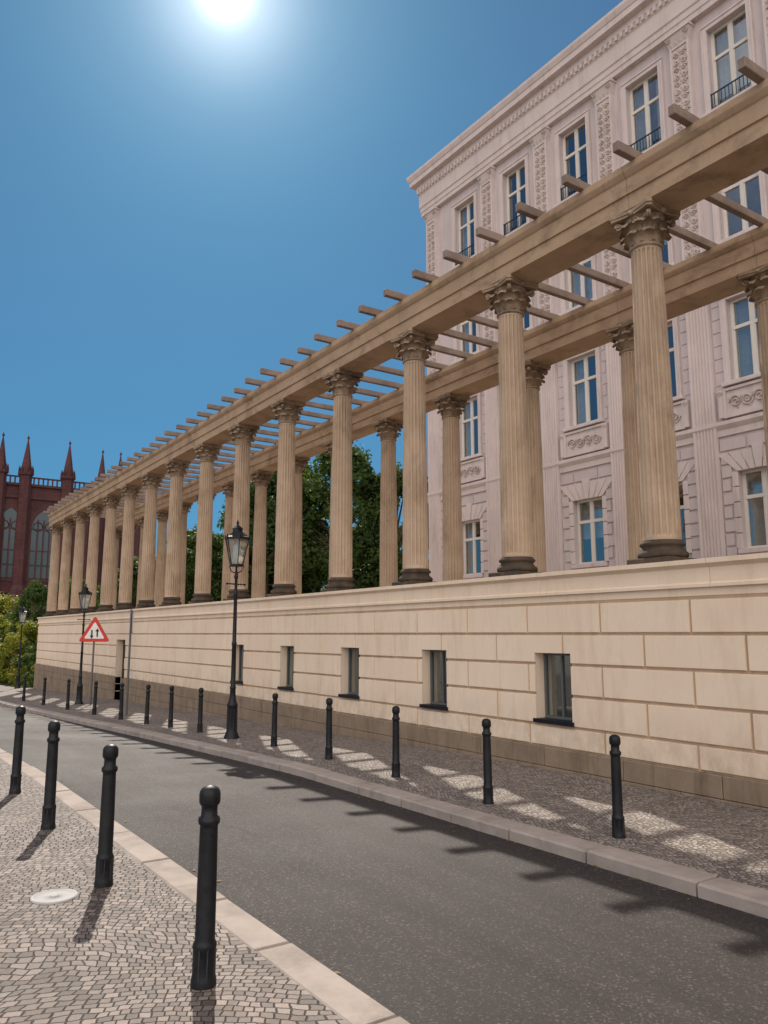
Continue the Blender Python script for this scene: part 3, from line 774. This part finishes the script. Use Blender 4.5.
# ------------------------------------------------------------------ trees
def leaf_cloud(mb,clumps,n,size,m):
    for (c,r) in clumps:
        for _ in range(n):
            d=Vector((random.gauss(0,1),random.gauss(0,1),random.gauss(0,1))).normalized()
            p=Vector(c)+d*r*random.random()**.45
            nrm=(d+Vector((random.uniform(-.9,.9),random.uniform(-.9,.9),random.uniform(-.2,1.2)))).normalized()
            a=nrm.orthogonal().normalized(); b=nrm.cross(a)
            t=random.random()*6.28; a,b=a*math.cos(t)+b*math.sin(t),b*math.cos(t)-a*math.sin(t)
            s=size*random.uniform(.6,1.3)
            mb.add([p-a*s,p-b*s*.55,p+a*s,p+b*s*.55],[(0,1,2,3)],m)
def tree_mesh(name,H,W,leafmat,seed,n=150,size=.13,nc=85):
    random.seed(seed); mb=MB(); th=H*.3
    pts=[(0,0,-.3),(.05,.03,th*.5),(.1,-.05,th),(.05,.1,H*.6),(.1,0,H*.85)]
    mb.tube(pts,[H*.028,H*.022,H*.018,H*.010,.02],9,1)
    clumps=[]
    for i in range(nc):
        t=random.random(); z=H*(.20+.76*t); env=math.sin(min(1,(t*.86+.14))*math.pi)**.6
        a=random.random()*6.28; rr=W*env*random.uniform(.25,1)**.6*random.uniform(.8,1.12)
        c=(rr*math.cos(a),rr*math.sin(a),z); clumps.append((c,random.uniform(.45,1.0)*W*.26))
        if i%3==0:
            z0=th*.8+(z-th*.8)*.45
            mb.tube([(.08,0,z0),(c[0]*.5,c[1]*.5,(z0+z)/2+.1),c],[H*.009,H*.006,.015],5,1)
    leaf_cloud(mb,clumps,n,size,0)
    return mb.mesh(name,[leafmat,M_bark])
T1=tree_mesh('tree_a',10.5,3.6,M_leaf,3,180,.15,90); T2=tree_mesh('tree_b',9.5,3.4,M_leaf,11,180,.15,90)
for i,(x,y,sc,me) in enumerate(((23.0,39,1.0,T1),(19.4,41,.92,T2),(26.5,38,.98,T2),(17.2,46.5,.9,T1),(24.5,46,1.08,T2),(15.2,52,.85,T2),(21,52,.95,T1),(13.5,62,.72,T1),(29,46,1.0,T1),(21.2,43,1.0,T1),(16.4,43.0,.55,T2),(10.6,60,(.5,.5,.74),T2))):
    z=2.4 if (y<WY1 and x<48) else S(y)-.2
    obj('tree',me,None,(x,y,z),rotz=i*1.3,scale=sc)
SH=tree_mesh('shrub_m',3.2,1.7,M_leaf,21,110,.08,50); SHY=tree_mesh('shrub_y',3.0,1.6,M_leafy,22,110,.08,50)
for i,(x,y,sc,me) in enumerate(((9.4,49.5,.9,SH),(8.6,54,1.05,SHY),(9.6,60,1.3,SH),(11.8,52,1.2,SH),(9.2,66,2.1,SHY),(12,72,1.7,SH),(8.7,47,.5,SHY),(15,58,1.6,SH),(8.4,50.5,.45,SHY),(8.0,58,.9,SHY),(10.5,80,2.0,SH),(8.2,45.8,.35,SH),(7.9,61,1.3,SH),(8.5,63,1.6,SHY),(9.5,55.5,1.35,SHY))):
    obj('shrub',me,None,(x,y,S(y)-.35),rotz=i*.9,scale=sc)
random.seed(5)

# ------------------------------------------------------------------ church
ch=empty('brick_church')
mb=MB(); mg=MB()
def arch_pts(xc,w,z0,zs,n=8):
    R=w*1.05; pts=[(xc-w/2,z0),(xc-w/2,zs)]
    cx=xc-w/2+R; 
    amax=math.acos((R-w/2)/R)
    for i in range(1,n+1):
        a=amax*i/n; pts.append((cx-R*math.cos(a),zs+R*math.sin(a)))
    left=pts; right=[(2*xc-x,z) for x,z in reversed(pts[:-1])]
    return left+right
def church_block(X0,X1,Y,D,z1,towers,winx,spire=5.0,tw=.75,wz=(8.5,14.2),ww=2.8):
    z0=-2
    mb.box(X0,X1,Y,Y+D,z0,z1)
    mb.box(X0-.2,X1+.2,Y-.22,Y+D+.2,z1-1.6,z1-1.3); mb.box(X0-.25,X1+.25,Y-.3,Y+D+.25,z1+.002,z1+.3)
    mb.box(X0-.15,X1+.15,Y-.15,Y-.002,z0,2.0); mb.box(X0-.1,X1+.1,Y-.12,Y-.002,6.6,7.0)
    x=X0
    while x<X1: mb.box(x-.08,x+.08,Y-.15,Y+.02,z1+.3,z1+1.05); x+=.55
    mb.box(X0,X1,Y-.2,Y+.08,z1+1.05,z1+1.22)
    y=Y
    while y<Y+D: mb.box(X1-.02,X1+.15,y-.08,y+.08,z1+.3,z1+1.05); y+=.6
    for tx,ty in towers:
        mb.lathe([(tw+.25,z0),(tw+.25,7),(tw,7.6),(tw,z1+1.2),(tw+.2,z1+1.4),(tw+.2,z1+1.7),(tw*.92,z1+1.8),(tw*.5,z1+1.8+spire*.5),(.06,z1+1.8+spire),(.18,z1+1.9+spire),(.03,z1+2.3+spire)],8,(tx,ty,0),0,False,math.pi/8)
        for k in range(8):
            a=k*math.pi/4; mb.lathe([(.12,0),(.12,.5),(.01,1.1)],4,(tx+(tw+.05)*math.cos(a),ty+(tw+.05)*math.sin(a),z1+1.5),0,False)
    for xc in winx:
        for (w,dy,m,tgt) in ((ww+.9,-.10,0,mb),(ww,-.14,0,mg)):
            o=arch_pts(xc,w,wz[0]-(w-ww)/2,wz[1]); n=len(o)
            tgt.add([(x,Y+dy,z) for x,z in o]+[(x,Y+.02,z) for x,z in o],[tuple(range(n))]+[(i,(i+1)%n,(i+1)%n+n,i+n) for i in range(n)],m)
        for q in (-1,0,1): mb.box(xc+q*ww/4-.07,xc+q*ww/4+.07,Y-.25,Y-.145,wz[0],wz[1]+1.2)
        for zz in (wz[0]+1.6,wz[0]+3.4,wz[1]): mb.box(xc-ww/2,xc+ww/2,Y-.235,Y-.146,zz-.06,zz+.06)
        r=ww*.2
        for s2 in (-1,1):
            pts=[(xc+s2*ww/4+r*math.cos(t*math.pi/6),Y-.19,wz[1]+.35+r*math.sin(t*math.pi/6)) for t in range(13)]
            mb.tube(pts,.06,4,0)
church_block(2,24.3,105,22,20.0,[(6.0,104.9),(9.8,104.9),(13.5,104.9),(16.4,104.9),(21.4,104.9)],[11.6,15.0,18.9],4.2,wz=(8.5,14.6))
church_block(24.4,33,112,18,20.6,[(27.3,111.9),(29.8,111.9),(32.5,111.9)],[],4.6)
mb.build('walls',[M_brick],ch,recalc=True)
gl=plain('leaded_glass',(.05,.075,.085),.15); mg.build('windows',[gl],ch,recalc=True)
mb=MB(); mb.add([(2,105.5,20.1),(24.2,105.5,20.1),(24.2,126.5,20.1),(2,126.5,20.1),(2,116,22.0),(24.2,116,22.0)],[(0,1,5,4),(2,3,4,5),(1,2,5),(3,0,4)]); 
mb.build('roof',[M_roof],ch)

# ------------------------------------------------------------------ world, sun, camera
sd=Vector((253.7,661,636)).normalized()
el=math.asin(sd.z); az=math.atan2(sd.x,sd.y)
w=bpy.data.worlds.new('World'); scene.world=w; w.use_nodes=True
nt=w.node_tree; bg=nt.nodes['Background']
sky=nt.nodes.new('ShaderNodeTexSky'); sky.sky_type='NISHITA'; sky.sun_disc=False
sky.sun_elevation=el; sky.sun_rotation=az; sky.air_density=1.0; sky.dust_density=.4; sky.ozone_density=2.5; sky.altitude=50
def VM(op,a,b=None,c=None):
    nd=nt.nodes.new('ShaderNodeVectorMath'); nd.operation=op
    for i,v in enumerate((a,b,c)):
        if v is None: continue
        if isinstance(v,bpy.types.NodeSocket): nt.links.new(v,nd.inputs[i])
        else: nd.inputs[i].default_value=v
    return nd.outputs['Value'] if op=='DOT_PRODUCT' else nd.outputs[0]
def FM(op,a,b=None,c=None):
    nd=nt.nodes.new('ShaderNodeMath'); nd.operation=op
    for i,v in enumerate((a,b,c)):
        if v is None: continue
        if isinstance(v,bpy.types.NodeSocket): nt.links.new(v,nd.inputs[i])
        else: nd.inputs[i].default_value=v
    return nd.outputs[0]
def SC(vec,f):
    cb=nt.nodes.new('ShaderNodeCombineXYZ')
    for i in range(3): nt.links.new(f,cb.inputs[i])
    return VM('MULTIPLY',vec,cb.outputs[0])
ST=.15
LIM=(.12,.60,1.25)
v=VM('MULTIPLY',sky.outputs[0],(.085,.088,.100))
comp=VM('DIVIDE',VM('MULTIPLY',v,LIM),VM('ADD',v,LIM))      # soft shoulder, clear deep blue sky
tc=nt.nodes.new('ShaderNodeTexCoord'); D3=VM('NORMALIZE',tc.outputs['Generated'])
ds=FM('MAXIMUM',VM('DOT_PRODUCT',D3,tuple(sd)),0.)
au=FM('ADD',FM('ADD',FM('MULTIPLY',FM('POWER',ds,4500.),1.6),FM('MULTIPLY',FM('POWER',ds,480.),.55)),FM('ADD',FM('MULTIPLY',FM('POWER',ds,100.),.17),FM('MULTIPLY',FM('POWER',ds,14.),.025)))
aur=SC((1.,1.,.98),au)
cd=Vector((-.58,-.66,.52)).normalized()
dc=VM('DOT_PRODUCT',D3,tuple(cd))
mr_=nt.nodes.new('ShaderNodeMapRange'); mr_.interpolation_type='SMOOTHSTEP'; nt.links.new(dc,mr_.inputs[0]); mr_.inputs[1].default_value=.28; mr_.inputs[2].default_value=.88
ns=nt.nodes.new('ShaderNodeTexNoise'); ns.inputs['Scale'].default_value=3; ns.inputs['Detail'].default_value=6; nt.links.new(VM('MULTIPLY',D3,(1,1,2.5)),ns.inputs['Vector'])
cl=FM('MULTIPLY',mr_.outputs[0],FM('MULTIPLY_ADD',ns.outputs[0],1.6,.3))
sky_fill=SC((1.70,1.46,1.24),cl)  # added warm cloud-like fill, unseen behind the camera, brightens the shaded walls
tot=VM('ADD',VM('ADD',comp,aur),sky_fill)
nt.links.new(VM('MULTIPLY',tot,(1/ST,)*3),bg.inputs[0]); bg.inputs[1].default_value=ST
sl=bpy.data.lights.new('sun','SUN'); sl.energy=5.0; sl.angle=math.radians(.53); sl.color=(1,.91,.79)
so=bpy.data.objects.new('sun',sl); COL.objects.link(so); so.rotation_euler=sd.to_track_quat('Z','Y').to_euler(); so.location=(0,0,30)
cam=bpy.data.cameras.new('camera'); co=bpy.data.objects.new('camera',cam); COL.objects.link(co)
co.location=(0,0,1.65); co.rotation_euler=(math.radians(90+8.89),0,math.radians(-33.97))
cam.sensor_fit='VERTICAL'; cam.sensor_height=36; cam.sensor_width=27; cam.lens=27.42; cam.clip_end=3000; cam.clip_start=.05
scene.camera=co
scene.view_settings.view_transform='Standard'; scene.view_settings.look='None'; scene.view_settings.exposure=0
